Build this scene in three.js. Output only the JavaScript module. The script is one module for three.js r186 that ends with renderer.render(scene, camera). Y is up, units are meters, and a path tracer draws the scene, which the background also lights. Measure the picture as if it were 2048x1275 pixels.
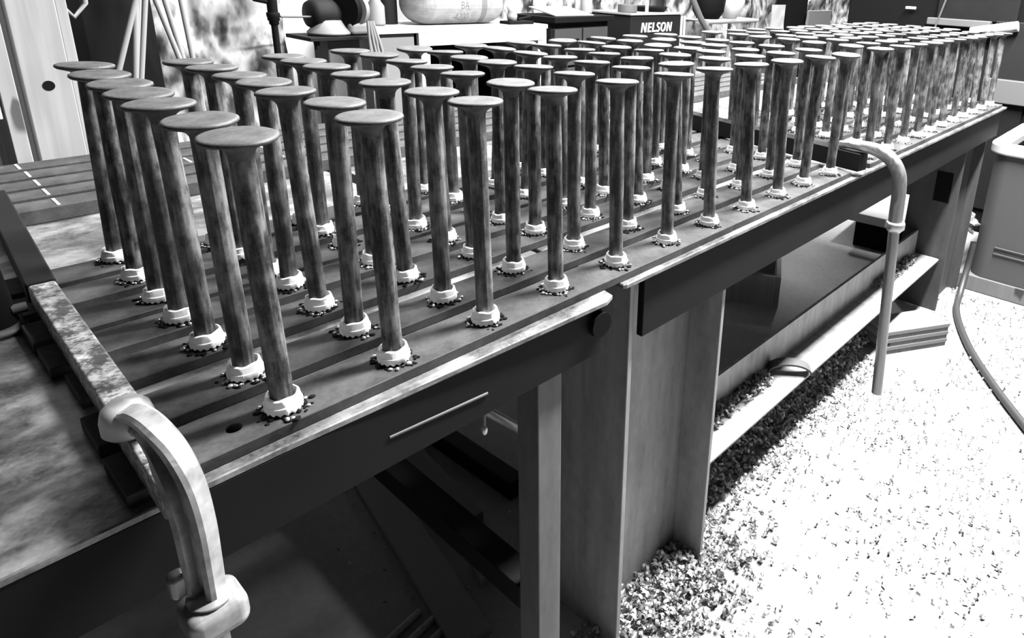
import * as THREE from 'three';
import { RoundedBoxGeometry } from 'three/addons/geometries/RoundedBoxGeometry.js';
import { mergeGeometries, toCreasedNormals } from 'three/addons/utils/BufferGeometryUtils.js';
import { RectAreaLightUniformsLib } from 'three/addons/lights/RectAreaLightUniformsLib.js';
import { FontLoader } from 'three/addons/loaders/FontLoader.js';
import { TextGeometry } from 'three/addons/geometries/TextGeometry.js';

// ---------------------------------------------------------------- camera, light, exposure
const scene = new THREE.Scene();
const renderer = new THREE.WebGLRenderer({ antialias: true });
renderer.toneMapping = THREE.LinearToneMapping;
renderer.toneMappingExposure = 3.9;
renderer.shadowMap.enabled = true;
RectAreaLightUniformsLib.init();

const camera = new THREE.PerspectiveCamera(2 * Math.atan(637.5 / 1349.8) * 180 / Math.PI, 2048 / 1275, 0.05, 60);
camera.position.set(-0.245, 1.352, 0.706);
camera.up.set(0.212, 0.950, -0.231);
camera.lookAt(-0.245 + 0.737, 1.352 - 0.311, 0.706 - 0.601);
camera.setViewOffset(2048, 1275, -255, 241.2, 2048, 1275);
scene.add(camera);
scene.background = new THREE.Color(0x000000);

// strip lights under the workshop ceiling, the first as key, the others added unseen: [x, y, z, length, width, intensity, turn]
const STRIPS = [
  [2.3, 3.05, 0.46, 2.2, 0.2, 150, 0],
  [1.8, 3.05, -1.5, 1.5, 0.22, 42, 0],  // added unseen fixture, lights the background and gives general fill
  [5.5, 3.05, -1.95, 1.5, 0.22, 75, 0],  // added unseen fixture, placed to brighten the floor under the far table
];

// ---------------------------------------------------------------- helpers
let seed = 12345;
function rnd() { seed |= 0; seed = seed + 0x6D2B79F5 | 0; let t = Math.imul(seed ^ seed >>> 15, 1 | seed); t = t + Math.imul(t ^ t >>> 7, 61 | t) ^ t; return ((t ^ t >>> 14) >>> 0) / 4294967296; }
const rr = (a, b) => a + (b - a) * rnd();
const names = new Map();
function numbered(n) { const k = names.get(n) || 0; names.set(n, k + 1); return k ? n + '_' + String(k).padStart(3, '0') : n; }
function shade(o) { o.traverse(m => { if (m.isMesh) { m.castShadow = true; m.receiveShadow = true; } }); return o; }
function thing(name, label, category, [x, y, z] = [0, 0, 0], turn = 0, group) {
  const o = new THREE.Group(); o.name = numbered(name); scene.add(o);
  o.position.set(x, y, z); o.rotation.y = turn; o.userData = { label, category };
  if (group) o.userData.group = group;
  return o;
}
function part(name, geo, mat, parent, label) {
  const m = new THREE.Mesh(geo, mat); m.name = name; parent.add(m); m.castShadow = m.receiveShadow = true;
  if (label) m.userData.label = label;
  return m;
}
function solo(name, geo, mat, label, category, pos = [0, 0, 0], group) {
  const m = new THREE.Mesh(geo, mat); m.name = numbered(name); scene.add(m); m.castShadow = m.receiveShadow = true;
  m.position.set(...pos); m.userData = { label, category }; if (group) m.userData.group = group;
  return m;
}
function struct(name, geo, mat, pos = [0, 0, 0], parent = scene) {
  const m = new THREE.Mesh(geo, mat); m.name = name; parent.add(m); m.position.set(...pos); m.castShadow = m.receiveShadow = true;
  if (parent === scene) m.userData = { kind: 'structure' };
  return m;
}
// uv in metres from the dominant direction of each face
function uvm(g, s = 1, ox = 0, oy = 0) {
  if (g.index) g = g.toNonIndexed();
  const p = g.attributes.position, uv = new Float32Array(p.count * 2);
  const a = new THREE.Vector3(), b = new THREE.Vector3(), c = new THREE.Vector3();
  for (let i = 0; i < p.count; i += 3) {
    a.fromBufferAttribute(p, i); b.fromBufferAttribute(p, i + 1); c.fromBufferAttribute(p, i + 2);
    const n = b.clone().sub(a).cross(c.clone().sub(a));
    const ax = Math.abs(n.x), ay = Math.abs(n.y), az = Math.abs(n.z);
    [a, b, c].forEach((v, k) => {
      let u, w;
      if (ay >= ax && ay >= az) { u = v.x; w = v.z; } else if (ax >= az) { u = v.z; w = v.y; } else { u = v.x; w = v.y; }
      uv[(i + k) * 2] = (u + ox) * s; uv[(i + k) * 2 + 1] = (w + oy) * s;
    });
  }
  g.setAttribute('uv', new THREE.BufferAttribute(uv, 2));
  return g;
}
const bx = (w, h, d, x = 0, y = 0, z = 0, r = 0.002) => {
  const g = r > 0 ? new RoundedBoxGeometry(w, h, d, 1, Math.min(r, w / 2.2, h / 2.2, d / 2.2)) : new THREE.BoxGeometry(w, h, d);
  g.translate(x, y, z); return uvm(g, 1, x * 1.7 + z, z * 1.3 + y);
};
const cyl = (r0, r1, h, seg = 20, x = 0, y = 0, z = 0) => new THREE.CylinderGeometry(r0, r1, h, seg).translate(x, y, z);
const lathe = (pts, seg = 24) => new THREE.LatheGeometry(pts.map(p => new THREE.Vector2(p[0], p[1])), seg);
const V = (x, y, z) => new THREE.Vector3(x, y, z);
const tube = (pts, r, seg = 24, rad = 8) => new THREE.TubeGeometry(new THREE.CatmullRomCurve3(pts.map(p => V(...p))), seg, r, rad, false);
function rod(a, b, r, seg = 10) {          // straight round bar between two points
  const A = V(...a), B = V(...b), d = B.clone().sub(A);
  const g = new THREE.CylinderGeometry(r, r, d.length(), seg);
  g.applyQuaternion(new THREE.Quaternion().setFromUnitVectors(V(0, 1, 0), d.clone().normalize()));
  return g.translate((A.x + B.x) / 2, (A.y + B.y) / 2, (A.z + B.z) / 2);
}
function beam(a, b, w, h, r = 0.003) {     // straight rectangular bar between two points, w across, h upright
  const A = V(...a), B = V(...b), d = B.clone().sub(A);
  const g = new RoundedBoxGeometry(w, h, d.length(), 1, Math.min(r, w / 2.2, h / 2.2));
  const m = new THREE.Matrix4().lookAt(B, A, V(0, 1, 0)); g.applyMatrix4(m);
  g.translate((A.x + B.x) / 2, (A.y + B.y) / 2, (A.z + B.z) / 2);
  return uvm(g);
}
// sweep a 2D profile (u along side, v along normal) along a path
function sweep(path, profile, side, scaleAt = () => 1, crease = 0.6) {
  const P = path.map(p => V(...p)), S = V(...side).normalize(), n = profile.length, rings = [];
  P.forEach((p, i) => {
    const t = (P[Math.min(i + 1, P.length - 1)].clone().sub(P[Math.max(i - 1, 0)])).normalize();
    const N = t.clone().cross(S).normalize(), s = S.clone().addScaledVector(t, -S.dot(t)).normalize();
    const k = scaleAt(i / (P.length - 1));
    rings.push(profile.map(([u, v]) => p.clone().addScaledVector(s, u * k).addScaledVector(N, v * k)));
  });
  const pos = [], tri = (a, b, c) => pos.push(a.x, a.y, a.z, b.x, b.y, b.z, c.x, c.y, c.z);
  for (let i = 0; i + 1 < rings.length; i++) for (let j = 0; j < n; j++) {
    const a = rings[i][j], b = rings[i][(j + 1) % n], c = rings[i + 1][(j + 1) % n], d = rings[i + 1][j];
    tri(a, b, c); tri(a, c, d);
  }
  const f = THREE.ShapeUtils.triangulateShape(profile.map(q => new THREE.Vector2(...q)), []);
  for (const [a, b, c] of f) { tri(rings[0][a], rings[0][c], rings[0][b]); const L = rings[rings.length - 1]; tri(L[a], L[b], L[c]); }
  let g = new THREE.BufferGeometry(); g.setAttribute('position', new THREE.Float32BufferAttribute(pos, 3));
  g.computeVertexNormals(); g = toCreasedNormals(g, crease);
  return uvm(g);
}
function extrude(pts, depth, bevel = 0, holes = []) {
  const s = new THREE.Shape(pts.map(p => new THREE.Vector2(...p)));
  for (const h of holes) { const q = new THREE.Path(); q.absarc(h[0], h[1], h[2], 0, Math.PI * 2, true); s.holes.push(q); }
  return new THREE.ExtrudeGeometry(s, { depth, bevelEnabled: bevel > 0, bevelSize: bevel, bevelThickness: bevel, bevelSegments: 1, curveSegments: 16 });
}
const curve = (pts, n) => new THREE.CatmullRomCurve3(pts.map(p => V(...p))).getPoints(n).map(p => [p.x, p.y, p.z]);

// ---------------------------------------------------------------- procedural textures (grey photograph: every colour is neutral)
function hash(x, y, s) { let h = Math.imul(x, 374761393) + Math.imul(y, 668265263) + Math.imul(s, 974634777) | 0; h = Math.imul(h ^ h >>> 13, 1274126177); return ((h ^ h >>> 16) >>> 0) / 4294967296; }
function vn(x, y, px, py, s) {
  const xi = Math.floor(x), yi = Math.floor(y), fx = x - xi, fy = y - yi, u = fx * fx * (3 - 2 * fx), v = fy * fy * (3 - 2 * fy);
  const w = (a, b) => hash(((xi + a) % px + px) % px, ((yi + b) % py + py) % py, s);
  return (w(0, 0) * (1 - u) + w(1, 0) * u) * (1 - v) + (w(0, 1) * (1 - u) + w(1, 1) * u) * v;
}
function fbm(u, v, fx, fy, s, oct = 4) { let a = 0, k = 0.5, t = 0; for (let o = 0; o < oct; o++) { a += k * vn(u * fx, v * fy, fx, fy, s + o); t += k; fx *= 2; fy *= 2; k *= 0.55; } return a / t; }
const toS = l => l <= 0.0031308 ? 12.92 * l : 1.055 * Math.pow(l, 1 / 2.4) - 0.055;
const sstep = (a, b, x) => { const t = Math.min(1, Math.max(0, (x - a) / (b - a))); return t * t * (3 - 2 * t); };
function tex(w, h, fn, rx = 1, ry = 1, colour = true) {
  const d = new Uint8Array(w * h * 4);
  for (let y = 0; y < h; y++) for (let x = 0; x < w; x++) {
    const l = Math.min(1, Math.max(0, fn(x / w, y / h))), q = Math.round(255 * (colour ? toS(l) : l)), i = (y * w + x) * 4;
    d[i] = d[i + 1] = d[i + 2] = q; d[i + 3] = 255;
  }
  const t = new THREE.DataTexture(d, w, h, THREE.RGBAFormat); t.wrapS = t.wrapT = THREE.RepeatWrapping;
  t.magFilter = THREE.LinearFilter; t.minFilter = THREE.LinearMipmapLinearFilter; t.generateMipmaps = true;
  if (colour) t.colorSpace = THREE.SRGBColorSpace; t.repeat.set(rx, ry); t.needsUpdate = true; return t;
}
const grey = l => new THREE.Color().setRGB(l, l, l);
const mat = (l, rough = 0.8, metal = 0, extra = {}) => new THREE.MeshStandardMaterial({ color: grey(l), roughness: rough, metalness: metal, ...extra });
const matT = (map, rough = 0.8, metal = 0, extra = {}) => new THREE.MeshStandardMaterial({ map, roughness: rough, metalness: metal, ...extra });

// one texture tile covers 1 / repeat metres when uv is in metres
const tMill = tex(512, 512, (u, v) => { const a = fbm(u, v, 6, 6, 1, 5), b = fbm(u, v, 24, 24, 7, 4); const c = fbm(u, v, 128, 128, 9, 2); return 0.022 + 0.055 * a * a * 1.6 + 0.025 * (b - 0.5) + 0.02 * (c - 0.5); }, 2.2, 2.2);
const tWorn = tex(512, 512, (u, v) => { const a = fbm(u, v, 6, 9, 11, 5), b = fbm(u, v, 18, 30, 17, 4), c = fbm(u, v, 128, 128, 21, 2); return 0.13 + 0.26 * sstep(0.34, 0.68, a) + 0.18 * (b - 0.5) + 0.10 * (c - 0.5); }, 2.4, 2.4);
const tRust = tex(512, 512, (u, v) => { const a = fbm(u, v, 12, 12, 31, 5), b = fbm(u, v, 60, 60, 37, 3); return 0.06 + 0.40 * sstep(0.36, 0.72, a * 0.65 + b * 0.35); }, 6, 6);
const tGalv = tex(256, 256, (u, v) => 0.22 + 0.34 * (fbm(u, v, 10, 10, 131, 4) - 0.4) + 0.08 * (fbm(u, v, 50, 50, 137, 2) - 0.5), 5, 5);
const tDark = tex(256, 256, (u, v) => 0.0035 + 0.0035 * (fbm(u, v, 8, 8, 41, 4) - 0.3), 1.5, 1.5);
const tBeam = tex(256, 512, (u, v) => { const a = fbm(u, v, 14, 3, 51, 4), b = fbm(u, v, 30, 30, 57, 3); return 0.23 + 0.17 * (a - 0.4) + 0.08 * (b - 0.5); }, 3, 1.5);
const tWood = tex(256, 512, (u, v) => { const a = fbm(u, v, 26, 3, 61, 4), b = fbm(u, v, 5, 4, 67, 3), k = sstep(0.74, 0.82, fbm(u, v, 9, 7, 69, 2)); return (0.25 + 0.1 * (a - 0.5) + 0.08 * (b - 0.5)) * (1 - 0.75 * k); }, 3, 1.2);
const tFloor = tex(1024, 1024, (u, v) => { const a = fbm(u, v, 6, 6, 71, 5), b = fbm(u, v, 90, 90, 77, 3); return 0.21 + 0.05 * (a - 0.5) + 0.05 * (b - 0.5); }, 0.8, 0.8);
const tSheet = tex(512, 512, (u, v) => { const a = 1 - Math.abs(2 * fbm(u, v, 9, 4, 81, 4) - 1), b = fbm(u, v, 26, 12, 87, 4), c = fbm(u, v, 5, 3, 89, 3); return 0.012 + 0.34 * Math.pow(sstep(0.45, 0.85, a * 0.5 + b * 0.3 + c * 0.35), 1.5); }, 1.7, 1.7);
const tWall = tex(256, 256, (u, v) => 0.22 + 0.08 * (fbm(u, v, 6, 6, 91, 4) - 0.5), 0.6, 0.6);
const tSack = (() => {
  const c = document.createElement('canvas'); c.width = 1024; c.height = 512; const g = c.getContext('2d');
  g.fillStyle = '#7c7c7c'; g.fillRect(0, 0, 1024, 512);
  let s0 = seed; for (let i = 0; i < 500; i++) { const q = 95 + Math.floor(rnd() * 45); g.fillStyle = `rgba(${q},${q},${q},0.25)`; g.beginPath(); g.ellipse(rnd() * 1024, rnd() * 512, 10 + rnd() * 40, 6 + rnd() * 22, 0, 0, 7); g.fill(); } seed = s0;
  g.fillStyle = '#5a5a5a'; g.fillRect(690, 0, 62, 512);
  g.fillStyle = '#484848'; g.font = '76px sans-serif'; g.fillText('BA', 452, 392); g.font = '70px sans-serif'; g.fillText('-4200', 380, 474);
  const t = new THREE.CanvasTexture(c); t.colorSpace = THREE.SRGBColorSpace; return t;
})();
// shank skins: mottled mill scale and rust running along the bar
const tShank = [0, 1, 2, 3].map(k => tex(192, 768, (u, v) => {
  const a = fbm(u, v, 6, 16, 101 + k * 13, 5), b = fbm(u, v, 24, 10, 107 + k * 13, 4), c = fbm(u, v, 3, 4, 113 + k * 13, 3), d = fbm(u, v, 48, 160, 119 + k, 2);
  return 0.014 + 0.14 * Math.pow(sstep(0.34, 0.70, 0.42 * a + 0.3 * b + 0.28 * c), 1.3) + 0.03 * (b - 0.5) + 0.035 * (d - 0.5) + [0, 0.016, -0.002, 0.022][k];
}));
const tHead = tex(256, 256, (u, v) => 0.042 + 0.07 * (fbm(u, v, 6, 6, 171, 5) - 0.42) + 0.04 * (fbm(u, v, 40, 40, 177, 3) - 0.5), 10, 10);

const M = {
  mill: new THREE.MeshPhysicalMaterial({ map: tMill, roughness: 0.7, metalness: 0.15, specularIntensity: 0.5 }), worn: matT(tWorn, 0.4, 0.55), rust: matT(tRust, 0.5, 0.35), dark: new THREE.MeshPhysicalMaterial({ map: tDark, roughness: 0.7, specularIntensity: 0.35 }), beam: matT(tBeam, 0.55, 0.2),
  wood: matT(tWood, 0.85), floor: matT(tFloor, 0.9), sheet: matT(tSheet, 0.55), wall: matT(tWall, 0.95), sack: matT(tSack, 0.85),
  shank: tShank.map(t => matT(t, 0.6, 0.2)), head: matT(tHead, 0.6, 0.2),
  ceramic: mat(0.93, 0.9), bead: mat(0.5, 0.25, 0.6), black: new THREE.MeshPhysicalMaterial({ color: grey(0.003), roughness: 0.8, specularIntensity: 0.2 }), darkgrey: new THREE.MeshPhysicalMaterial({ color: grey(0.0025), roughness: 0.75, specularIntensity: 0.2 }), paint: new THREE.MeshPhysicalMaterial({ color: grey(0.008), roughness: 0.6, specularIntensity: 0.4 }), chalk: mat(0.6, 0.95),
  galv: matT(tGalv, 0.34, 0.3), bright: mat(0.5, 0.32, 0.75), rodsteel: matT(tBeam, 0.35, 0.6, { color: grey(1) }), galvdull: matT(tBeam, 0.5, 0.2, { color: new THREE.Color(1.25, 1.25, 1.25) }), oldwood: matT(tWood, 0.9, 0, { color: grey(0.45) }), white: mat(0.4, 0.7), offwhite: mat(0.2, 0.8),
  grey1: mat(0.03, 0.7), grey3: mat(0.14, 0.7), grey2: mat(0.07, 0.7), bin: mat(0.05, 0.6), cable: mat(0.03, 0.5), ply: mat(0.16, 0.85), padm: mat(0.5, 0.45, 0.15), tube: matT(tBeam, 0.6, 0.1, { color: grey(0.4) }), paintedbeam: matT(tBeam, 0.65, 0.0, { color: grey(0.16) }), glow: new THREE.MeshStandardMaterial({ color: 0xffffff, emissive: 0xffffff, emissiveIntensity: 2 }),
};

// ---------------------------------------------------------------- room
struct('floor', uvm(new THREE.BoxGeometry(12, 0.2, 8), 1), M.floor, [3, -0.1, 0.4]);
struct('ceiling', bx(12, 0.2, 8, 0, 0, 0, 0), mat(0.06, 0.95), [3, 3.5, 0.4]);
struct('wall_back', bx(12, 3.6, 0.2, 0, 0, 0, 0), M.wall, [3, 1.7, -2.7]);
struct('wall_front', bx(12, 3.6, 0.2, 0, 0, 0, 0), mat(0.05, 0.95), [3, 1.7, 4.5]);
struct('wall_left', bx(0.2, 3.6, 8, 0, 0, 0, 0), mat(0.05, 0.95), [-3.1, 1.7, 0.4]);
struct('wall_right', bx(0.2, 3.6, 8, 0, 0, 0, 0), mat(0.06, 0.95), [9.1, 1.7, 0.4]);
STRIPS.forEach(([x, y, z, L, W, I, turn], i) => {
  const t = thing('ceiling_light', ['long strip light hanging above the front of the stud table', 'added unseen strip light above the back of the stud table, for background and fill', 'added unseen strip light beyond the dark machine, lighting the far floor'][i], 'light', [x, y, z], turn);
  part('housing', bx(L + 0.06, 0.08, W + 0.05, 0, 0.05, 0), M.offwhite, t);
  part('diffuser', bx(L, 0.02, W, 0, 0, 0), M.glow, t);
  for (const s of [-1, 1]) part('hanger', rod([s * L * 0.4, 0.09, 0], [s * L * 0.4, 3.4 - y, 0], 0.006, 6), M.grey3, t);
  const l = new THREE.RectAreaLight(0xffffff, I, L, W); l.position.set(0, -0.014, 0); l.lookAt(x, y - 5, z); l.rotation.set(-Math.PI / 2, 0, 0); t.add(l);
});

// ---------------------------------------------------------------- tables
const YT = 0.866, YB = 0.88, HS = 0.3147;      // table top, bar top, stud length
{ // near table
  const t = thing('welding_table', 'worn steel welding table under the mottled clamp bar', 'table', [0, 0, 0]);
  const top = extrude([[-1.5, 0.052], [-0.02, 0.05], [0.472, 0.064], [0.492, 0.056], [0.497, 0.03], [0.497, -1.38], [-1.5, -1.38]].map(([x, z]) => [x, -z]), 0.006, 0.0015).rotateX(-Math.PI / 2).translate(0, YT - 0.0075, 0);
  part('table_top', uvm(top), M.worn, t);
  part('front_channel', sweep([[-1.45, 0.815, 0.036], [0.47, 0.815, 0.047]], [[0.042, 0.008], [0.042, -0.05], [0.032, -0.05], [0.032, 0], [-0.036, 0], [-0.036, -0.05], [-0.044, -0.05], [-0.044, 0.008]], [0, 1, 0]), M.dark, t);
  part('weld_bead', rod([0.1, 0.812, 0.052], [0.245, 0.803, 0.0535], 0.0024, 8), M.grey2, t, 'rough weld seam along the channel');
  part('end_boss', new THREE.CylinderGeometry(0.021, 0.021, 0.014, 24).rotateX(Math.PI / 2).translate(0.462, 0.826, 0.058), M.darkgrey, t, 'round steel boss at the end of the channel');
  const leg = (x, z, y0) => part('leg', bx(0.05, y0, 0.05, x, y0 / 2, z), M.tube, t);
  leg(0.373, 0.016, 0.77); leg(0.373, -1.3, 0.857); leg(-1.3, 0.012, 0.77); leg(-1.3, -1.3, 0.857);
  part('cross_rail', bx(0.05, 0.05, 1.26, 0.373, 0.3, -0.64), M.dark, t);
  part('pipe_stub', rod([0.322, 0.682, -0.055], [0.398, 0.602, -0.055], 0.008, 12), M.galv, t);
}
{ // far table
  const t = thing('welding_table', 'long steel welding table on wide-flange beam legs', 'table', [0, 0, 0]);
  part('table_top', uvm(extrude([[0.535, -0.044], [0.54, -0.047], [3.16, -0.048], [3.16, 1.38], [0.535, 1.38]], 0.006, 0.0015).rotateX(-Math.PI / 2).translate(0, YT - 0.0075, 0)), M.worn, t);
  part('front_fascia', bx(2.53, 0.120, 0.014, 1.865, 0.797, 0.030), M.dark, t);
  part('rear_rail', bx(2.53, 0.115, 0.014, 1.865, 0.796, -1.33), M.dark, t);
  // near leg: wide-flange column, flanges square to the table edge, web facing the room
  const col = (x0, x1, z0, z1, tf, tw, y1, zw, m) => {
    const g = new THREE.Group(); g.name = 'leg'; t.add(g);
    part('flange', bx(tf, y1, z1 - z0, x0 + tf / 2, y1 / 2, (z0 + z1) / 2), m, g);
    part('flange', bx(tf, y1, z1 - z0, x1 - tf / 2, y1 / 2, (z0 + z1) / 2), m, g);
    part('web', bx(x1 - x0 - 2 * tf, y1, tw, (x0 + x1) / 2, y1 / 2, zw), m, g);
    return g;
  };
  col(0.575, 0.895, -0.145, 0.027, 0.012, 0.01, 0.857, -0.06, M.beam);
  col(2.70, 3.02, -0.17, 0.025, 0.014, 0.01, 0.857, -0.02, M.paintedbeam);
  part('junction_box', bx(0.004, 0.13, 0.065, 2.6985, 0.563, -0.038, 0.001), M.black, t, 'black rectangular box plate on the far leg');
  col(0.575, 0.895, -1.32, -1.15, 0.012, 0.01, 0.857, -1.24, M.beam);
  col(2.70, 3.02, -1.32, -1.15, 0.014, 0.01, 0.857, -1.24, M.paintedbeam);
}
solo('angle_iron', uvm(extrude([[-0.112, 0.237], [0.0, 0.237], [0.001, 0.243], [-0.004, 0.246], [-0.098, 0.246], [-0.103, 0.252], [-0.104, 0.352], [-0.112, 0.352]].map(([z, y]) => [-z, y]), 1.793, 0.001).rotateY(Math.PI / 2).translate(0.8985, 0, 0)), M.galvdull, 'long angle iron shelf between the two beam legs, holding metal shavings', 'angle iron');

// ---------------------------------------------------------------- bars and studs
const ord = ['first', 'second', 'third', 'fourth', 'fifth', 'sixth', 'seventh', 'eighth', 'ninth', 'tenth', 'eleventh'];
const ROWZ = [0, -95, -204, -298, -379, -476, -565].map(v => v / 1000);
// measured foot and head positions in mm: [foot x, foot z, head x, head z]
const NEAR = [
  [[5, 6, -5, 14], [141, 3, 134, 4], [283, 4, 285, -5], [424, -1, 430, -16], [563, 1, 572, -17], [708, -1, 721, -16], [848, 0, 853, -19], [990, 1, 985, -17], [1125, 3, 1116, -4], [1259, 1, 1268, 2], [1400, 6, 1389, 12]],
  [[3, -91, -5, -82], [143, -96, 145, -95], [281, -94, 281, -96], [423, -102, 420, -98], [564, -103, 576, -119], [711, -102, 723, -118], [861, -93, 850, -108], [998, -113, 999, -117], [1122, -98, 1123, -103], [1258, -94, 1259, -98], [1408, -95, 1408, -99]],
  [[-2, -197, -8, -197], [143, -196, 134, -203], [281, -195, 273, -201], [415, -199, 420, -218], [564, -207, 576, -223], [707, -199, 719, -215], [852, -193, 852, -213], [977, -204, 978, -208], [1120, -204, 1121, -208], [1244, -186, 1245, -190], [1408, -204, 1408, -208]],
  [[-2, -294, -4, -283], [145, -294, 143, -290], [280, -288, 279, -296], [422, -291, 421, -305], [556, -298, 557, -302], [717, -284, 719, -304], [843, -287, 852, -306], [993, -285, 1003, -303], [1130, -280, 1130, -284], [1264, -298, 1265, -302], [1408, -298, 1408, -302]],
  [[-2, -380, -2, -368], [140, -361, 141, -366], [283, -392, 284, -396], [420, -383, 429, -395], [554, -379, 555, -383], [697, -388, 714, -387], [855, -370, 860, -389], [977, -379, 978, -383], [1125, -366, 1115, -366], [1271, -363, 1272, -367], [1408, -379, 1408, -383]],
  [[-2, -480, 0, -468], [138, -461, 139, -466], [283, -474, 284, -478], [434, -494, 435, -498], [567, -473, 573, -492], [696, -491, 713, -490], [840, -486, 856, -496], [989, -494, 1006, -496], [1135, -473, 1136, -477], [1273, -461, 1263, -463], [1408, -476, 1408, -480]],
  [[-3, -581, 7, -577], [135, -547, 135, -551], [283, -547, 284, -551], [420, -575, 421, -579], [557, -564, 550, -555], [690, -552, 691, -556], [837, -562, 842, -566], [980, -555, 971, -555], [1114, -564, 1125, -563], [1264, -565, 1265, -569], [1408, -565, 1408, -569]],
];
const FARX = [1662, 1812, 1953, 2080, 2219, 2347, 2485, 2616, 2750, 2890, 3026];
// steel bars lying on the tables
ROWZ.forEach((z0, i) => {
  for (const far of [0, 1]) {
    const x0 = far ? 1.60 + rr(-0.012, 0.012) - (i * 0.0) : -0.137 - rr(0, 0.012), x1 = far ? 3.12 : 1.47 - rr(0, 0.01) + i * 0.016;
    const w = i ? 0.067 : 0.074, z = z0 - 0.001 - (far ? 0 : 0.004 * (i > 3)), holes = (!far && i === 0) ? [[-0.046, -0.004, 0.0085]] : [];
    const g = extrude([[x0, -w / 2], [x1 + (far ? 0 : 0), -w / 2], [x1, w / 2], [x0, w / 2]], YB - YT - 0.002, 0.001, holes).rotateX(-Math.PI / 2);
    solo('steel_bar', uvm(g, 1, i * 0.37, i * 0.61 + far * 0.3), M.mill, `${ord[i]} stud-carrying flat bar from the table's front edge, ${far ? 'beyond the black cross bar' : 'under the mottled clamp bar'}`, 'steel bar', [0, YT + 0.001, z], 'stud-carrying flat bars');
  }
});
// bars without studs at the back of the tables
for (let k = 0; k < 5; k++) {
  const z = -0.93 - k * 0.083, x0 = -1.1 + rr(-0.05, 0.05), x1 = 2.95 + rr(-0.08, 0.08);
  const t = thing('steel_bar', `${ord[k]} bare flat bar with a white chalk mark, counted from the studs`, 'steel bar', [0, YT, z], 0, 'bare flat bars at the back');
  part('bar', bx(x1 - x0, 0.028, 0.062, (x0 + x1) / 2, 0.0145, 0, 0.0015), M.mill, t);
  for (const cx of [-0.012, 0.265, 0.44]) part('chalk_mark', bx(0.005, 0.0012, 0.05, cx + rr(-0.002, 0.002), 0.0291, 0, 0.0004), M.chalk, t, 'white chalk line');
}
// stud pieces
const RS = 0.0119;
const gShank = [0, 1, 2].map(k => { const g = new THREE.CylinderGeometry(RS, RS * 1.02, 0.292, 16, 6, true).translate(0, 0.147, 0); const p = g.attributes.position; for (let i = 0; i < p.count; i++) { const y = p.getY(i), a = 1 + 0.02 * Math.sin(y * 37 + k * 2) + 0.015 * Math.sin(y * 91 + k); p.setX(i, p.getX(i) * a); p.setZ(i, p.getZ(i) * a); } g.computeVertexNormals(); return g; });
const gHead = [0, 1, 2].map(k => {
  const g = lathe([[RS * 0.99, 0.290], [0.0126, 0.2965], [0.0150, 0.3005], [0.0200, 0.3040], [0.0280, 0.3066], [0.0342, 0.3085], [0.0360, 0.3105], [0.0354, 0.3128], [0.0325, 0.3142], [0.02, 0.3146 - 0.0004 * k], [0.0001, 0.3147 - 0.0008 * k]], 28);
  const p = g.attributes.position; for (let i = 0; i < p.count; i++) { const x = p.getX(i), z = p.getZ(i), a = Math.atan2(z, x), f = 1 + (p.getY(i) > 0.296 ? 0.018 * Math.sin(a * 2 + k * 1.7) + 0.010 * Math.sin(a * 5 + k) : 0); p.setX(i, x * f); p.setZ(i, z * f); }
  g.computeVertexNormals(); return uvm(g, 1, k * 0.3, k * 0.2);
});
const gFerrule = [0, 1, 2].map(k => {
  const prof = [[0.0145, 0.0015], [0.0192, 0.0012], [0.0200, 0.004], [0.0198, 0.0105], [0.0186, 0.0112], [0.0186, 0.0135], [0.0172, 0.0195], [0.0150, 0.0208], [0.0138, 0.0190], [0.0136, 0.004]];
  const n = 32, pos = [];
  const pt = (j, q) => { const a = (j % n) / n * Math.PI * 2; let [r, y] = prof[q]; if (q < 3 && (j % 2)) y = q === 2 ? 0.0062 : 0.0042; if (q >= 6 && q <= 8) y += 0.0016 * Math.sin(a * 3 + k * 2) * Math.sin(a * 2 + k); return [r * Math.cos(a), y, r * Math.sin(a)]; };
  for (let j = 0; j < n; j++) for (let q = 0; q + 1 < prof.length; q++) { const a = pt(j, q), b = pt(j + 1, q), c = pt(j + 1, q + 1), d = pt(j, q + 1); pos.push(...a, ...c, ...b, ...a, ...d, ...c); }
  let g = new THREE.BufferGeometry(); g.setAttribute('position', new THREE.Float32BufferAttribute(pos, 3)); g.computeVertexNormals(); return toCreasedNormals(g, 0.7);
});
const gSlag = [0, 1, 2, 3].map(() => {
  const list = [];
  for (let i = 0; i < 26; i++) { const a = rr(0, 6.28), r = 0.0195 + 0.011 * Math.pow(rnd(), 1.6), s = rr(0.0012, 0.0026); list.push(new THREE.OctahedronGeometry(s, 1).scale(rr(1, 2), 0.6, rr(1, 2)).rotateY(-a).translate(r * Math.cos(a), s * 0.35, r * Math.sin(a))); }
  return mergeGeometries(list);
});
const gBeads = [0, 1, 2, 3].map(() => {
  const list = []; const a0 = rr(0, 6), n = 14 + Math.floor(rnd() * 8);
  for (let i = 0; i < n; i++) { const a = a0 + rr(-1.5, 1.5) + (i % 3 ? 0 : rr(0, 6)), r = rr(0.0205, 0.027), s = rr(0.0011, 0.0028); list.push(new THREE.IcosahedronGeometry(s, 1).scale(rr(0.9, 1.5), rr(0.8, 1), rr(0.9, 1.3)).translate(r * Math.cos(a), s * 0.7, r * Math.sin(a))); }
  return mergeGeometries(list);
});
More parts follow.
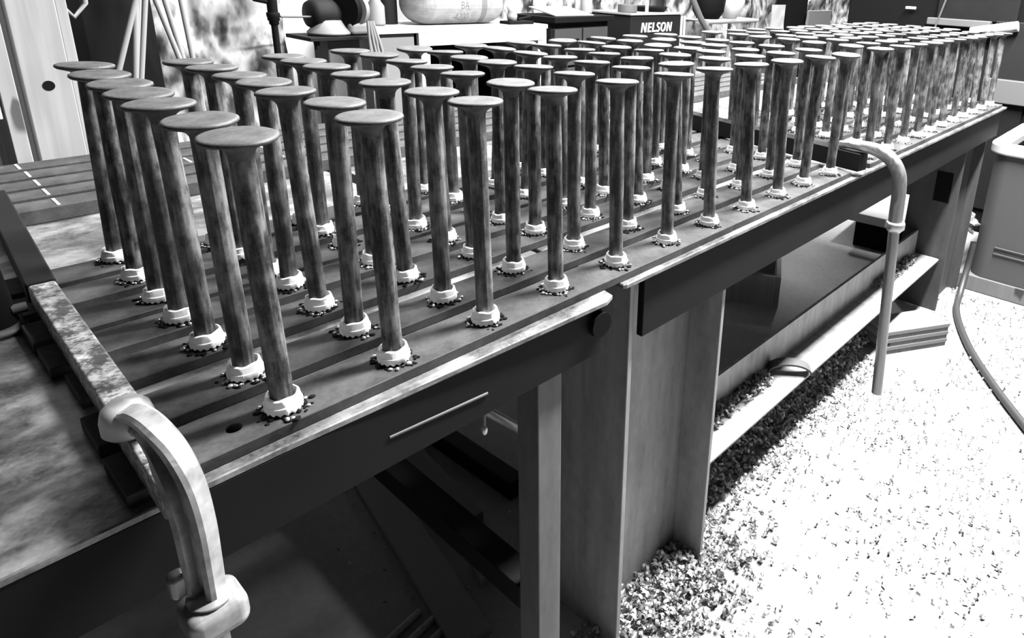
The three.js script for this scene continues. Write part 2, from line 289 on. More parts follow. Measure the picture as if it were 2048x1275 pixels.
function stud(bxm, bzm, txm, tzm, label, group, k) {
  const t = thing('shear_stud', label, 'stud', [bxm / 1000, YB, bzm / 1000], 0, group);
  const dx = (txm - bxm) / 1000, dz = (tzm - bzm) / 1000;
  const q = new THREE.Quaternion().setFromUnitVectors(V(0, 1, 0), V(dx, HS, dz).normalize()), spin = new THREE.Quaternion().setFromAxisAngle(V(0, 1, 0), rr(0, 6.28));
  const s = part('shank', gShank[k % 3], M.shank[Math.floor(rnd() * 4)], t); s.quaternion.copy(q).multiply(spin);
  const h = part('head', gHead[(k * 7) % 3], M.head, t); h.quaternion.copy(s.quaternion);
  const f = part('ferrule', gFerrule[(k * 5) % 3], M.ceramic, t, 'white ceramic ring'); f.rotation.y = rr(0, 6.28);
  const b = part('weld_spatter', gBeads[k % 4], M.bead, t); b.userData.kind = 'stuff'; b.rotation.y = rr(-0.6, 0.9);
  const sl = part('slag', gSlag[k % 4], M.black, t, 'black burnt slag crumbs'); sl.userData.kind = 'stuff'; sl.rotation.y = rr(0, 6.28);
}
for (let it = 0; it < 6; it++) for (let i = 0; i < 6; i++) for (let j = 0; j < 11; j++) {
  const a = NEAR[i][j], b = NEAR[i + 1][j], d = Math.hypot(a[2] - b[2], a[3] - b[3]);
  if (d < 75) { const k = (75 - d) / 2; a[3] += k; b[3] -= k; a[1] += k * 0.7; b[1] -= k * 0.7; }
}
NEAR.forEach((row, i) => row.forEach((s, j) => stud(...s, `headed steel stud, ${ord[j]} from the mottled clamp bar, on ${ord[i]} bar from table edge`, 'studs between the clamp bars', i * 11 + j)));
ROWZ.forEach((z, i) => FARX.forEach((x, j) => { const bz = z * 1000 + (i ? rr(-5, 5) : 3), bxm = x + (i ? rr(-9, 9) : 0); stud(bxm, bz, bxm + rr(-9, 4), bz - 4 + rr(-8, 8), `headed steel stud, ${ord[j]} past the black cross bar, on ${ord[i]} bar from table edge`, 'studs beyond the black cross bar', 77 + i * 11 + j); }));

// ---------------------------------------------------------------- clamps and clamp bars
solo('clamp_bar', beam([-0.121, 0.8955, 0.098], [-0.112, 0.8955, -0.475], 0.030, 0.030, 0.003), M.rust, 'mottled square steel bar clamped across the bar ends', 'steel bar');
solo('clamp_bar', beam([-0.112, 0.8955, -0.482], [-0.085, 0.8955, -1.02], 0.034, 0.030, 0.003), M.dark, 'rear stretch of the mottled clamp bar, its shade painted in near-black', 'steel bar');  // shaded stretch of the clamp bar, its shade put into a near-black colour
solo('clamp_bar', beam([1.502, 0.905, 0.052], [1.60, 0.905, -0.62], 0.045, 0.049, 0.002), M.dark, 'black square cross bar lying over the flat bars', 'steel bar');
{ // near C-clamp
  const t = thing('c_clamp', 'bright forged clamp gripping the mottled clamp bar at the table edge', 'clamp');
  const path = curve([[-0.127, 0.934, 0.0], [-0.126, 0.945, 0.025], [-0.124, 0.949, 0.06], [-0.122, 0.942, 0.092], [-0.120, 0.920, 0.113], [-0.119, 0.885, 0.121], [-0.1195, 0.845, 0.123], [-0.120, 0.80, 0.123]], 48);
  part('arm', sweep(path, [[-0.008, 0.013], [0.008, 0.013], [0.0115, 0.010], [0.0115, 0.004], [0.003, 0.000], [0.003, -0.007], [0.0105, -0.011], [0.0105, -0.017], [0.007, -0.020], [-0.007, -0.020], [-0.0105, -0.017], [-0.0105, -0.011], [-0.003, -0.007], [-0.003, 0.000], [-0.0115, 0.004], [-0.0115, 0.010]], [0.8, 0, -0.6], k => 0.84 + 0.12 * Math.sin(k * Math.PI)), M.galv, t);
  part('pad', lathe([[0.0001, 0], [0.019, 0], [0.0225, 0.004], [0.0225, 0.016], [0.020, 0.026], [0.013, 0.033], [0.0001, 0.035]], 28).translate(-0.127, 0.911, -0.018), M.padm, t, 'round bright jaw pad');
  part('boss', uvm(new RoundedBoxGeometry(0.050, 0.034, 0.046, 3, 0.011).translate(-0.120, 0.785, 0.123)), M.galv, t);
  part('collar', lathe([[0.0001, 0], [0.018, 0], [0.019, 0.006], [0.0001, 0.008]], 24).translate(-0.120, 0.80, 0.123), M.bright, t);
  part('lug', new RoundedBoxGeometry(0.016, 0.026, 0.016, 2, 0.006).translate(-0.139, 0.822, 0.11), M.galv, t);
  part('screw', rod([-0.120, 0.77, 0.123], [-0.120, 0.52, 0.123], 0.009, 16), M.rodsteel, t);
  part('handle', rod([-0.16, 0.53, 0.123], [-0.08, 0.53, 0.123], 0.005, 10), M.rodsteel, t);
}
{ // far clamp: bent round arm, collar and rod
  const t = thing('hold_down_clamp', 'bent round hold-down clamp gripping the black cross bar, with a long hanging rod', 'clamp');
  const path = curve([[1.505, 0.941, -0.02], [1.503, 0.947, 0.03], [1.502, 0.944, 0.085], [1.502, 0.925, 0.128], [1.502, 0.895, 0.150], [1.502, 0.855, 0.158], [1.502, 0.79, 0.161], [1.502, 0.75, 0.162]], 36);
  const ring = []; for (let a = 0; a < 14; a++) ring.push([0.0185 * Math.cos(a / 14 * 6.2832), 0.0185 * Math.sin(a / 14 * 6.2832)]);
  part('arm', sweep(path, ring, [1, 0, 0], k => 0.55 + 0.45 * sstep(0, 0.35, k), 1.2), M.rodsteel, t);
  part('collar', lathe([[0.0001, 0], [0.016, 0], [0.022, 0.008], [0.0265, 0.012], [0.0265, 0.024], [0.023, 0.03], [0.0001, 0.031]], 10).translate(1.503, 0.735, 0.163), M.bright, t, 'faceted bright collar');
  part('rod', rod([1.503, 0.74, 0.163], [1.525, 0.235, 0.185], 0.0145, 20), M.rodsteel, t);
}
{ // black clamp body at the rear end of the mottled bar
  const t = thing('screw_clamp', 'dark round clamp head standing beside the mottled clamp bar', 'clamp', [-0.172, YT, -0.45]);
  part('body', lathe([[0.0001, 0.001], [0.024, 0.001], [0.027, 0.012], [0.024, 0.05], [0.020, 0.10], [0.012, 0.118], [0.0001, 0.122]], 24), M.darkgrey, t);
  part('foot', lathe([[0.0001, 0.0005], [0.034, 0.0005], [0.036, 0.008], [0.026, 0.012], [0.0001, 0.0125]], 24), M.grey1, t);
  part('nut', cyl(0.007, 0.007, 0.016, 6, 0, 0, 0).rotateZ(Math.PI / 2).translate(0.028, 0.03, 0.012), M.grey1, t);
}
// weld drip under the near channel
{ const t = thing('weld_drip', 'thin hanging weld wire with a bright drop under the table channel', 'wire'); part('wire', rod([0.246, 0.80, 0.045], [0.246, 0.742, 0.043], 0.0022, 6), M.grey3, t); part('drop', new THREE.IcosahedronGeometry(0.005, 2).scale(0.9, 1.6, 0.9).translate(0.246, 0.737, 0.043), M.bright, t); }

// ---------------------------------------------------------------- under the tables
solo('steel_offcut', beam([0.50, 0.0115, -0.9], [0.38, 0.0115, -0.2], 0.085, 0.022), M.grey3, 'long flat steel offcut lying on the floor under the near table', 'offcut');
solo('steel_offcut', beam([0.60, 0.0225, -0.84], [0.56, 0.0225, -0.45], 0.075, 0.044), M.grey2, 'short grey channel offcut lying beside the long flat offcut', 'offcut');
solo('steel_offcut', beam([0.70, 0.03, -0.95], [0.72, 0.03, -0.46], 0.05, 0.055), M.dark, 'square steel offcut lying beside the beam leg under the near table', 'offcut');
solo('wood_wedge', uvm(extrude([[0, 0], [0.1, 0.02], [0.03, 0.075]], 0.05, 0.002).rotateX(-Math.PI / 2).translate(0.475, 0.003, -0.30)), M.offwhite, 'small wooden wedge beside the long flat offcut', 'wedge');
for (let k = 0; k < 4; k++) solo('steel_rod', rod([0.345 + k * 0.022, 0.0085, -0.345 + k * 0.035], [0.08 + k * 0.022, 0.0085, -0.31 + k * 0.035], 0.008, 10), M.galv, `thin steel rod on the floor under the near table, ${ord[k]} from the long flat offcut`, 'rod', [0, 0, 0], 'rods on the floor');
// plywood block
{
  const t = thing('plywood_block', 'stack-glued plywood block with striped edge beside the far beam leg', 'block', [2.325, 0, 0.018], -0.55);
  for (let k = 0; k < 6; k++) part('ply', bx(0.30, 0.0155, 0.13, (k % 2) * 0.002, 0.009 + k * 0.0165, (k % 2) * 0.003, 0.001), k % 2 ? M.ply : M.oldwood, t);
}
// grey bin on a pallet board
{
  const t = thing('pallet_board', 'rough wooden board under the grey bin', 'board', [3.45, 0, 0.42]);
  part('board', bx(0.8, 0.075, 0.86, 0, 0.0385, 0, 0.004), M.oldwood, t);
}
{
  const t = thing('storage_bin', 'grey bin with a thick white rim on the wooden board', 'bin', [3.42, 0.0775, 0.45]);
  const rr4 = (w, d, r) => { const s = new THREE.Shape(); s.moveTo(-w + r, -d); s.lineTo(w - r, -d); s.absarc(w - r, -d + r, r, -Math.PI / 2, 0); s.lineTo(w, d - r); s.absarc(w - r, d - r, r, 0, Math.PI / 2); s.lineTo(-w + r, d); s.absarc(-w + r, d - r, r, Math.PI / 2, Math.PI); s.lineTo(-w, -d + r); s.absarc(-w + r, -d + r, r, Math.PI, Math.PI * 1.5); return s; };
  const ringAt = (w, d, r, wall) => { const s = rr4(w, d, r); s.holes.push(new THREE.Path(rr4(w - wall, d - wall, r - wall).getPoints(8).reverse())); return s; };
  part('body', new THREE.ExtrudeGeometry(ringAt(0.36, 0.40, 0.07, 0.012), { depth: 0.60, bevelEnabled: false, curveSegments: 8 }).rotateX(-Math.PI / 2), M.bin, t);
  part('bottom', new THREE.ExtrudeGeometry(rr4(0.35, 0.39, 0.06), { depth: 0.02, bevelEnabled: false }).rotateX(-Math.PI / 2).translate(0, 0.001, 0), M.bin, t);
  part('rim', new THREE.ExtrudeGeometry(ringAt(0.375, 0.415, 0.085, 0.055), { depth: 0.03, bevelEnabled: true, bevelSize: 0.008, bevelThickness: 0.008, bevelSegments: 2, curveSegments: 8 }).rotateX(-Math.PI / 2).translate(0, 0.60, 0), M.white, t, 'thick white rim');
  for (const y of [0.13, 0.16]) part('rib', bx(0.008, 0.008, 0.62, -0.364, y, 0, 0.002), M.bin, t);
}
solo('hose', tube([[2.99, 0.26, 0.065], [2.985, 0.13, 0.06], [2.9, 0.03, 0.07], [2.75, 0.016, 0.10], [2.46, 0.016, 0.225], [2.22, 0.016, 0.375], [2.03, 0.016, 0.515], [1.8, 0.016, 0.70], [1.5, 0.016, 0.95]], 0.014, 60, 10), M.cable, 'grey hose trailing over the floor from the far beam leg', 'hose');
{ const t = thing('rag', 'crumpled pale rag tucked between the beam leg and the grey bin', 'rag', [3.075, 0.32, -0.005]); const g = new THREE.IcosahedronGeometry(0.045, 4), p = g.attributes.position; for (let i = 0; i < p.count; i++) { const x = p.getX(i), y = p.getY(i), z = p.getZ(i), f = 1 + 0.35 * Math.sin(x * 120 + y * 60) * Math.sin(z * 140 + 1) + 0.25 * Math.sin(y * 170 + z * 40); p.setXYZ(i, x * f * 0.7, y * f, z * f); } g.computeVertexNormals(); part('cloth', g, M.offwhite, t); }
{ // low white-topped stand under the far table
  const t = thing('low_stand', 'low stand with a pale slab top beyond the end of the far table', 'stand', [3.45, 0, -0.46], 0.1);
  part('slab', bx(0.55, 0.05, 0.36, 0, 0.175, 0, 0.004), M.white, t);
  part('body', bx(0.46, 0.148, 0.28, 0.0, 0.075, 0), M.black, t);
}
{ const t = thing('crate', 'open wooden crate on the floor under the far table', 'crate', [2.32, 0, -0.72], 0.5); part('side', bx(0.36, 0.14, 0.02, 0, 0.07, 0.14), M.wood, t); part('side', bx(0.36, 0.14, 0.02, 0, 0.07, -0.14), M.wood, t); part('end', bx(0.02, 0.14, 0.26, 0.17, 0.07, 0), M.wood, t); part('end', bx(0.02, 0.14, 0.26, -0.17, 0.07, 0), M.wood, t); part('bottom', bx(0.32, 0.012, 0.26, 0, 0.007, 0), M.wood, t); }
solo('curved_offcut', (() => { const pts = []; for (let k = 0; k <= 12; k++) { const a = Math.PI * (k / 12); pts.push([1.42 + 0.055 * Math.cos(a) * 0.7, 0.2545 + 0.03 * Math.sin(a), -0.045 + 0.05 * Math.cos(a)]); } return sweep(pts, [[-0.02, 0.003], [0.02, 0.003], [0.02, -0.003], [-0.02, -0.003]], [1, 0, -0.7]); })(), M.grey2, 'curved pipe offcut arched over the angle iron shelf', 'offcut');

// metal shavings
function curlGeo(turns, r, w, th) {
  const pos = [], n = Math.round(10 * turns) + 3; const P = k => { const a = k / n * turns * 6.283; const R = r * (0.75 + 0.25 * k / n); return [R * Math.cos(a), R * Math.sin(a), w * 0.5 * k / n]; };
  for (let k = 0; k < n; k++) { const a = P(k), b = P(k + 1); const q = [[a[0], a[1], a[2] - w / 2], [b[0], b[1], b[2] - w / 2], [b[0], b[1], b[2] + w / 2], [a[0], a[1], a[2] + w / 2]]; pos.push(...q[0], ...q[1], ...q[2], ...q[0], ...q[2], ...q[3]); }
  const g = new THREE.BufferGeometry(); g.setAttribute('position', new THREE.Float32BufferAttribute(pos, 3)); g.computeVertexNormals(); return g;
}
const chipM = mat(0.26, 0.4, 0.3, { side: THREE.DoubleSide });
function shavings(label, geo, count, where, m0 = chipM) {
  const im = new THREE.InstancedMesh(geo, m0, count); im.name = numbered('metal_shavings'); im.userData = { label, category: 'shavings', kind: 'stuff' }; im.castShadow = im.receiveShadow = true;
  const m = new THREE.Matrix4(), q = new THREE.Quaternion(), e = new THREE.Euler();
  for (let i = 0; i < count; i++) { const [x, y, z, s] = where(); e.set(rr(0, 6.3), rr(0, 6.3), rr(0, 6.3)); q.setFromEuler(e); m.compose(V(x, y, z), q, V(s, s, s)); im.setMatrixAt(i, m); im.setColorAt(i, grey(rr(0.5, 1.4))); }
  scene.add(im);
}
const inLeg = (x, z) => (x > 0.56 && x < 0.91 && z > -0.16 && z < 0.04) || (x > 2.1 && x < 2.5 && z > -0.08 && z < 0.2);
const onFloor = (x, z, s, lift = 0) => [x, 0.004 + 0.006 * s + lift, z, s];
shavings('dense heap of curled metal shavings on the floor below the angle iron shelf', curlGeo(0.8, 0.009, 0.007), 5200, () => { let x, z; do { x = rr(0.92, 2.3); z = -0.17 + (rnd() + rnd() - 1) * 0.2; } while (inLeg(x, z)); const pile = Math.max(0, 0.05 - 0.9 * (z + 0.2) ** 2 * 3); return onFloor(x, z, rr(0.45, 1.25), rnd() * pile); }, mat(0.55, 0.35, 0.35, { side: THREE.DoubleSide }));
shavings('curled metal shavings scattered over the bright floor in front of the tables', curlGeo(0.6, 0.008, 0.006), 3600, () => { let x, z; do { x = rr(0.55, 3.0); z = 0.0 + Math.pow(rnd(), 1.4) * 1.1; } while (inLeg(x, z) || (rnd() > 0.35 && vn(x * 4, z * 4, 999, 999, 5) < 0.45)); return onFloor(x, z, rr(0.25, 0.95)); });
shavings('curled metal shavings gathered around the foot of the near beam leg', curlGeo(1.1, 0.010, 0.008), 900, () => { let x, z; do { const q = Math.sqrt(-2 * Math.log(rnd() + 1e-6)) * 0.1, a = rr(0, 6.28); x = 0.74 + q * 1.5 * Math.cos(a); z = 0.02 + q * 0.75 * Math.sin(a); } while (z < -0.055); return onFloor(x, z, rr(0.4, 1.0), rnd() * 0.01); });
shavings('metal chips scattered between the offcuts under the near table', curlGeo(0.5, 0.006, 0.005), 160, () => [rr(0.3, 0.7), 0.006 + rnd() * 0.004, rr(-0.9, -0.15), rr(0.4, 1)]);
shavings('curled metal shavings lying in the angle iron shelf', curlGeo(0.9, 0.008, 0.006), 500, () => { const x = rnd() < 0.6 ? rr(0.92, 1.35) : rr(2.2, 2.6); return [x, 0.2545 + rnd() * 0.012, -0.102 + Math.pow(rnd(), 1.5) * 0.05, rr(0.5, 1.2)]; });


// ---------------------------------------------------------------- background, back of the workshop
{ // timber post with smaller boards
  const t = thing('timber_post', 'pale knotty timber post standing behind the near table', 'post', [0.10, 0, -1.47]);
  part('post', bx(0.092, 3.38, 0.05, 0, 1.69, 0, 0.003), M.wood, t);
  part('batten', bx(0.022, 3.38, 0.03, 0.062, 1.69, -0.02, 0.002), M.wood, t);
  part('hole', cyl(0.012, 0.012, 0.004, 16).rotateX(Math.PI / 2).translate(0.0, 1.04, 0.0245), M.black, t, 'dark knot hole');
}
solo('carton', bx(0.30, 0.13, 0.2, 0, 0, 0, 0.004), M.white, 'white carton on the shelf left of the timber post', 'carton', [-0.145, 1.165, -1.535]);
{ const t = thing('shelf_unit', 'pale wooden shelf unit left of the timber post', 'shelf', [-0.17, 0, -1.535]); part('side_panel', bx(0.03, 1.6, 0.25, 0.19, 0.8, 0), M.wood, t); part('side_panel', bx(0.03, 1.6, 0.25, -0.35, 0.8, 0), M.wood, t); part('shelf', bx(0.50, 0.022, 0.25, -0.08, 1.088, 0), M.wood, t); part('panel', bx(0.50, 0.10, 0.02, -0.08, 1.025, 0.115), M.white, t); part('shelf', bx(0.50, 0.022, 0.25, -0.08, 0.5, 0), M.wood, t); }
solo('steel_sheet', bx(0.25, 2.2, 0.012, 0, 1.1, 0, 0.002), M.dark, 'tall dark steel sheet leaning behind the timber post', 'sheet', [0.33, 0, -1.87]);
solo('rubber_strip', bx(0.055, 2.2, 0.01, 0, 1.1, 0, 0.002), M.black, 'black rubber strip hanging beside the dark steel sheet', 'strip', [0.245, 0, -1.835]);
solo('cable_loop', tube([[0.17, 3.39, -1.62], [0.178, 2.2, -1.62], [0.185, 1.26, -1.62], [0.187, 1.215, -1.62], [0.20, 1.19, -1.62], [0.225, 1.192, -1.62], [0.24, 1.22, -1.62], [0.245, 1.28, -1.62], [0.26, 2.2, -1.62], [0.27, 3.39, -1.62]], 0.006, 90, 8), M.offwhite, 'pale cable loop hanging before the black rubber strip', 'cable');
const sticks = [[0.37, 0.20], [0.375, 0.325], [0.388, 0.335], [0.41, 0.325], [0.44, 0.60], [0.47, 0.55], [0.52, 0.535]];
sticks.forEach(([xt, xb], i) => { const yb = 0.006, yt = 1.9, f = (1.23 - yb) / (1 - 0); const xm = xt; const slope = (xt - (i === 0 ? 0.30 : i === 4 ? 0.48 : i === 1 ? 0.345 : i === 2 ? 0.352 : i === 3 ? 0.372 : i === 5 ? 0.495 : 0.528)) / (1.23 - 1.04); solo('wooden_stick', rod([xm - slope * (1.23 - yb), yb, -1.676 - i * 0.021], [xm + slope * (yt - 1.23), yt, -1.680 - i * 0.021], 0.0075, 10), M.offwhite, ['pale stick leaning steeply left before the dark steel sheet', 'thin pale upright stick before the dark steel sheet, left of a pair', 'thin pale upright stick before the dark steel sheet, right of a pair', 'pale upright stick at the edge of the dark steel sheet', 'pale stick leaning right before the crumpled sheeting', 'second stick leaning right before the crumpled sheeting', 'upright stick before the crumpled sheeting, farthest from the timber post'][i], 'stick', [0, 0, 0], 'sticks leaning at the wall'); });
// crumpled sheeting on the back wall
function crumple(w, h, nx, ny, amp, s) {
  const g = new THREE.PlaneGeometry(w, h, nx, ny), p = g.attributes.position;
  for (let i = 0; i < p.count; i++) { const x = p.getX(i), y = p.getY(i); p.setZ(i, amp * (Math.abs(fbm(x / 4 + 2, y / 4 + 2, 16, 12, s, 4) - 0.5) * 4 - 0.6) + amp * 0.5 * Math.sin(x * 9 + 2 * Math.sin(y * 2))); }
  g.computeVertexNormals();
  const back = g.clone(); back.translate(0, 0, -0.004); const idx = Array.from(back.index.array); for (let i = 0; i < idx.length; i += 3) { const a = idx[i]; idx[i] = idx[i + 1]; idx[i + 1] = a; } back.setIndex(idx); back.computeVertexNormals();
  return uvm(mergeGeometries([g, back]), 1, s, s);
}
solo('plastic_sheeting', crumple(0.52, 2.4, 60, 200, 0.03, 201), M.sheet, 'crumpled mottled plastic sheeting hanging behind the sticks', 'sheeting', [0.64, 1.25, -1.99]);
solo('plastic_sheeting', crumple(1.5, 2.4, 110, 160, 0.035, 207), M.sheet, 'crumpled mottled plastic sheeting hanging behind the bench', 'sheeting', [2.9, 1.25, -2.45]);
solo('plastic_sheeting', crumple(3.4, 2.4, 160, 120, 0.05, 213), M.sheet, 'wide crumpled sheeting hanging behind the wire rack', 'sheeting', [5.5, 1.25, -2.45]);
{ const t = thing('iron_pipe', 'black upright iron pipe with a ribbed coupling at the back wall', 'pipe', [0.815, 0, -1.86]); part('pipe', cyl(0.011, 0.011, 1.15, 16, 0, 0.576, 0), M.black, t); part('upper_pipe', cyl(0.017, 0.017, 1.4, 16, 0, 1.86, 0), M.darkgrey, t); part('coupling', lathe([[0.011, 1.135], [0.016, 1.14], [0.016, 1.15], [0.020, 1.153], [0.020, 1.163], [0.022, 1.166], [0.022, 1.178], [0.017, 1.18]], 18), M.darkgrey, t); part('clamp_arm', rod([-0.06, 1.225, 0], [-0.015, 1.215, 0], 0.008, 8), M.darkgrey, t); }
solo('hardboard_sheet', bx(0.40, 2.3, 0.02, 0, 1.15, 0, 0.003), M.white, 'tall white panel behind the bench grinder', 'panel', [1.12, 0, -2.33]);
{ // bench grinder on pedestal
  const t = thing('bench_grinder', 'bench grinder on a dark pedestal before the white panel', 'grinder', [1.035, 0, -1.88]);
  part('pedestal', extrude([[-0.055, 0], [0.085, 0], [0.07, 1.075], [-0.05, 1.075]], 0.11, 0.003).translate(0, 0, -0.055), M.grey2, t);
  part('base_plate', bx(0.06, 0.02, 0.3, 0.01, 0.01, 0), M.grey2, t);
  part('table_plate', bx(0.27, 0.014, 0.20, 0, 1.088, 0, 0.002), M.dark, t);
  part('lug', cyl(0.012, 0.008, 0.03, 10, -0.10, 1.066, 0.07), M.dark, t);
  part('motor', lathe([[0.0001, -0.06], [0.045, -0.055], [0.058, -0.03], [0.058, 0.03], [0.045, 0.055], [0.0001, 0.06]], 24).rotateZ(Math.PI / 2).translate(-0.035, 1.17, 0), M.dark, t);
  part('foot', lathe([[0.0001, 0], [0.075, 0], [0.078, 0.012], [0.06, 0.03], [0.045, 0.055], [0.0001, 0.06]], 24).translate(-0.025, 1.0955, 0.02), M.grey3, t);
  part('wheel_guard', cyl(0.075, 0.075, 0.05, 28).rotateZ(Math.PI / 2).rotateY(0.5).translate(0.035, 1.19, 0.03), M.darkgrey, t);
  part('grinding_wheel', cyl(0.062, 0.062, 0.022, 28).rotateZ(Math.PI / 2).rotateY(0.5).translate(0.062, 1.19, 0.05), M.grey3, t);
  part('spindle_nut', cyl(0.012, 0.012, 0.02, 6).rotateZ(Math.PI / 2).rotateY(0.5).translate(0.078, 1.17, 0.065), M.bright, t);
  part('tool_rest', rod([-0.2, 1.165, 0.03], [-0.09, 1.163, 0.03], 0.004, 8), M.grey2, t);
  part('dust_block', new RoundedBoxGeometry(0.09, 0.05, 0.07, 2, 0.018).translate(0.07, 1.121, 0.05), M.grey3, t);
}
{ const t = thing('power_cord', 'bundle of pale cords hanging down in front of the grinder pedestal', 'cord'); for (const [dx, b] of [[0, 0.012], [0.018, 0.03], [0.03, -0.01], [0.045, 0.02]]) part('cord', tube([[1.09 + dx * 0.4, 1.155, -1.72], [1.09 + dx, 1.05, -1.715], [1.085 + dx + b, 0.9, -1.71], [1.09 + dx - b, 0.6, -1.71], [1.10 + dx, 0.006, -1.70]], 0.006, 30, 6), M.grey3, t); }
{ // white workbench
  const t = thing('workbench', 'white framed workbench with a dark open front', 'bench', [1.65, 0, -2.07]);
  part('top', bx(0.94, 0.02, 0.42, 0, 1.10, 0.0), M.white, t);
  part('apron', bx(0.72, 0.055, 0.02, 0.10, 1.062, 0.2), M.white, t);
  part('leg', bx(0.055, 1.035, 0.045, -0.235, 0.5175, 0.185), M.white, t); part('leg', bx(0.055, 1.035, 0.045, 0.435, 0.5175, 0.185), M.white, t);
  part('end_panel', bx(0.20, 1.088, 0.40, -0.37, 0.544, -0.01), M.grey3, t, 'grey concrete-like end panel');
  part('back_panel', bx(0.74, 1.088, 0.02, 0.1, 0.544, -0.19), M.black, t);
  part('side_panel', bx(0.02, 1.088, 0.36, 0.46, 0.544, -0.02), M.grey3, t);
}
solo('paper_sack', (() => { const g = new RoundedBoxGeometry(0.50, 0.30, 0.20, 5, 0.09); const p = g.attributes.position, uv = g.attributes.uv; for (let i = 0; i < p.count; i++) { uv.setXY(i, p.getX(i) / 0.5 + 0.5, p.getY(i) / 0.3 + 0.5); p.setZ(i, p.getZ(i) + 0.008 * Math.sin(p.getX(i) * 20) * Math.sin(p.getY(i) * 17)); } g.computeVertexNormals(); return g; })(), M.sack, 'pale sack with handwritten letters BA lying on the white workbench', 'sack', [1.68, 1.262, -2.02]);
solo('jar', lathe([[0.0001, 0], [0.034, 0.001], [0.036, 0.01], [0.036, 0.08], [0.022, 0.1], [0.022, 0.13], [0.0001, 0.131]], 18), M.grey3, 'small glassy jar on the workbench beside the paper sack', 'jar', [1.30, 1.1105, -2.03]);
solo('dark_can', lathe([[0.0001, 0], [0.045, 0.001], [0.046, 0.2], [0.0001, 0.201]], 20), M.dark, 'dark can on the workbench between the jar and the sack', 'can', [1.39, 1.1105, -2.10]);
{ const t = thing('small_vise', 'small pale vise on a black plate at the bench end', 'vise', [1.98, 1.1105, -1.93]); part('plate', bx(0.15, 0.014, 0.08, 0.0, 0.007, 0), M.black, t); part('body', lathe([[0.0001, 0.0145], [0.022, 0.015], [0.026, 0.04], [0.018, 0.06], [0.026, 0.08], [0.0001, 0.09]], 16).translate(-0.03, 0, 0), M.offwhite, t); part('handle', rod([-0.01, 0.022, 0.02], [0.07, 0.035, 0.02], 0.006, 8), M.black, t); }
{ // dark tool cabinet
  const t = thing('tool_cabinet', 'dark steel tool cabinet with two recessed panels', 'cabinet', [2.55, 0, -2.2], 0.12);
  part('body', bx(0.52, 1.10, 0.30, 0, 0.55, -0.02), M.dark, t);
  part('lid', bx(0.55, 0.03, 0.34, 0, 1.115, 0), M.darkgrey, t);
  for (const x of [-0.125, 0.125]) { const d = part('drawer', bx(0.235, 0.20, 0.014, x, 0.965, 0.137), M.grey1, t); part('recess', bx(0.18, 0.11, 0.004, x, 0.955, 0.145), M.black, d); part('drawer', bx(0.235, 0.38, 0.014, x, 0.66, 0.137), M.grey1, t); }
  part('label_card', bx(0.07, 0.03, 0.003, 0.17, 0.965, 0.1485), M.offwhite, t);
}
solo('paper_sheet', bx(0.30, 0.006, 0.22, 0, 0, 0, 0.001).rotateX(0.16), M.offwhite, 'pale sheet of card lying on the dark tool cabinet', 'card', [2.50, 1.152, -2.16]);
{ // welder control box
  const font = await new FontLoader().loadAsync('fonts/droid/droid_sans_bold.typeface.json');
  const t = thing('welder_box', 'black stud welder box with white lettering and striped side', 'welder', [3.20, 0, -2.2], 0);
  part('body', bx(0.50, 1.13, 0.34, 0, 0.565, 0), M.paint, t);
  part('lid_edge', bx(0.52, 0.012, 0.36, 0, 1.137, 0), M.offwhite, t);
  const g = new TextGeometry('NELSON', { font, size: 0.058, depth: 0.004, curveSegments: 4 }); g.computeBoundingBox(); g.translate(-(g.boundingBox.max.x + g.boundingBox.min.x) / 2, 0, 0); g.applyMatrix4(new THREE.Matrix4().makeShear(0, 0, 0.15, 0, 0, 0)); g.translate(0.0, 1.028, 0.170);
  part('lettering', g, M.white, t, 'white NELSON lettering');
  part('stripe', bx(0.022, 1.12, 0.006, 0.264, 0.562, 0.172), M.white, t); part('stripe', bx(0.022, 1.12, 0.006, 0.312, 0.562, 0.16), M.white, t); part('side', bx(0.07, 1.12, 0.32, 0.29, 0.562, -0.01), M.black, t);
  part('caster', cyl(0.03, 0.03, 0.02, 14).rotateX(Math.PI / 2).translate(0.2, 0.03, 0.172), M.black, t);
}
solo('tape_roll', lathe([[0.03, 0], [0.058, 0.001], [0.06, 0.004], [0.06, 0.044], [0.058, 0.047], [0.03, 0.048], [0.03, 0]], 24), M.grey2, 'grey tape roll on the welder box', 'tape roll', [3.02, 1.1435, -2.12]);
solo('bottle', lathe([[0.0001, 0], [0.034, 0.001], [0.035, 0.01], [0.035, 0.14], [0.015, 0.18], [0.015, 0.21], [0.0001, 0.211]], 18), M.offwhite, 'pale plastic bottle on the tool cabinet', 'bottle', [2.76, 1.1305, -2.22]);
solo('steel_rule', bx(0.03, 0.26, 0.004, 0, 0, 0, 0.001), M.white, 'white upright rule standing on the welder box', 'rule', [3.16, 1.274, -2.08]);
solo('shallow_tray', lathe([[0.0001, 0.001], [0.11, 0.001], [0.13, 0.03], [0.125, 0.03], [0.105, 0.006], [0.0001, 0.006]], 28), M.dark, 'dark shallow tray on the welder box', 'tray', [3.32, 1.1435, -2.2]);
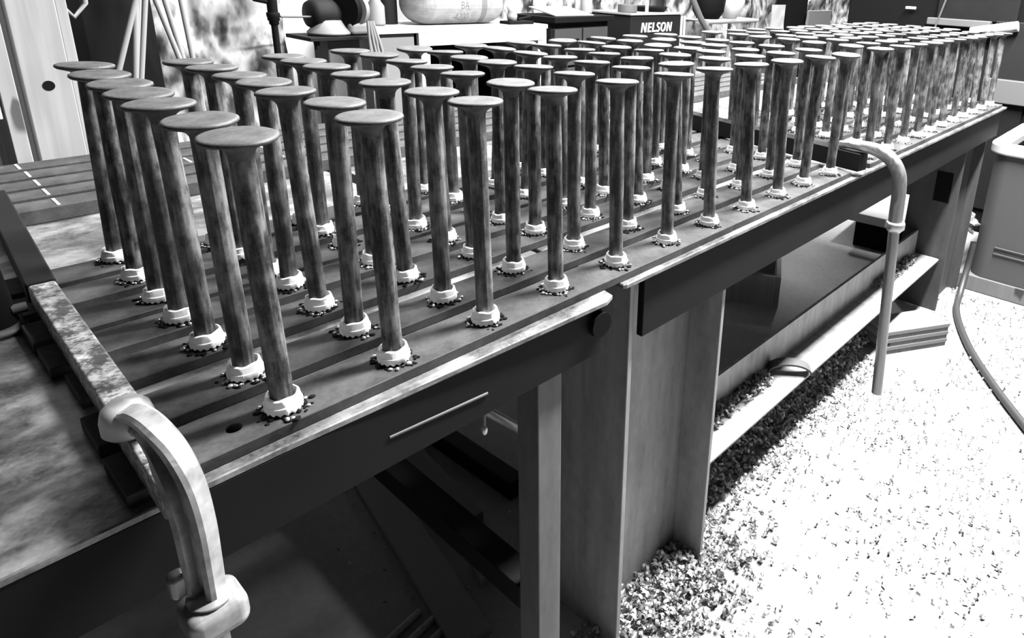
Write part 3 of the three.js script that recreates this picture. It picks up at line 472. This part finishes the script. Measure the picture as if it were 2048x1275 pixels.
{ // wire rack stand with motor
  const t = thing('wire_rack', 'pale tubular rack stand beside the welder box', 'rack', [4.02, 0, -2.1]);
  for (const [x, z] of [[-0.33, 0.12], [0.33, 0.12], [-0.33, -0.12], [0.33, -0.12]]) part('leg', rod([x, 0, z], [x, 1.08, z], 0.014, 8), M.offwhite, t);
  for (const z of [0.12, -0.12]) part('rail', rod([-0.34, 1.08, z], [0.34, 1.08, z], 0.014, 8), M.offwhite, t);
  for (const y of [0.35, 0.7]) part('shelf', bx(0.62, 0.012, 0.22, 0, y, 0), M.white, t);
  part('top', bx(0.64, 0.01, 0.22, 0, 1.09, 0), M.white, t);
}
solo('electric_motor', lathe([[0.0001, 0], [0.08, 0.002], [0.11, 0.05], [0.12, 0.13], [0.10, 0.20], [0.05, 0.24], [0.0001, 0.245]], 24), M.black, 'black round electric motor on the wire rack', 'motor', [3.84, 1.0955, -2.08]);
solo('white_globe', lathe([[0.0001, 0], [0.05, 0.002], [0.09, 0.07], [0.10, 0.12], [0.08, 0.18], [0.0001, 0.22]], 24), M.white, 'white globe next to the black motor on the wire rack', 'globe', [4.08, 1.0955, -2.05]);
solo('flex_hose', tube([[3.30, 3.38, -2.03], [3.36, 2.2, -2.02], [3.42, 1.5, -2.0], [3.46, 1.3, -1.98], [3.56, 1.12, -1.95], [3.66, 0.98, -1.93], [3.66, 0.5, -1.93], [3.66, 0.03, -1.93]], 0.02, 70, 8), M.grey2, 'dark flexible hose drooping beside the welder box', 'hose');
solo('dark_post', bx(0.36, 3.38, 0.1, 0, 1.69, 0, 0.003), M.black, 'black upright post behind the wire rack', 'post', [5.12, 0, -2.1]);
solo('grey_board', bx(0.44, 0.85, 0.02, 0, 0, 0, 0.002), M.grey3, 'plain grey board hanging on the black upright post', 'board', [5.42, 0.72, -1.99]);
solo('white_sheet', crumple(0.22, 1.18, 20, 60, 0.01, 221), M.white, 'white sheet hanging left of the black upright post', 'sheet', [4.80, 0.60, -2.05]);
// dark machine at the end of the table
{
  const t = thing('dark_machine', 'large dark machine standing beyond the end of the far table', 'machine', [4.15, 0, -0.45]);
  part('cabinet', bx(0.8, 1.6, 1.15, 0.2, 0.8, -0.08, 0.02), M.darkgrey, t);
  part('door', bx(0.02, 0.9, 0.5, -0.21, 0.6, 0.18, 0.004), M.dark, t);
  part('panel', bx(0.02, 0.30, 0.42, -0.21, 1.35, 0.1, 0.004), M.dark, t);
  part('bar', bx(0.05, 0.04, 0.34, -0.23, 1.185, 0.02, 0.006), M.grey2, t);
  part('lever', rod([-0.26, 1.14, 0.10], [-0.26, 1.19, 0.33], 0.028, 14), M.wood, t, 'pale wooden lever end');
  part('indicator', bx(0.01, 0.015, 0.06, -0.226, 1.25, -0.26, 0.002), M.white, t);
  part('bracket', bx(0.04, 0.13, 0.22, -0.24, 0.84, 0.34, 0.006), M.grey2, t);
  part('side_plate', bx(0.03, 0.42, 0.30, -0.215, 1.0, 0.36, 0.006), M.paint, t);
}
solo('steel_wire', rod([3.93, 0.92, -0.606], [3.04, 3.39, 0.185], 0.005, 6), M.grey3, 'thin steel wire rising before the dark machine', 'wire');

shade(scene);
renderer.render(scene, camera);
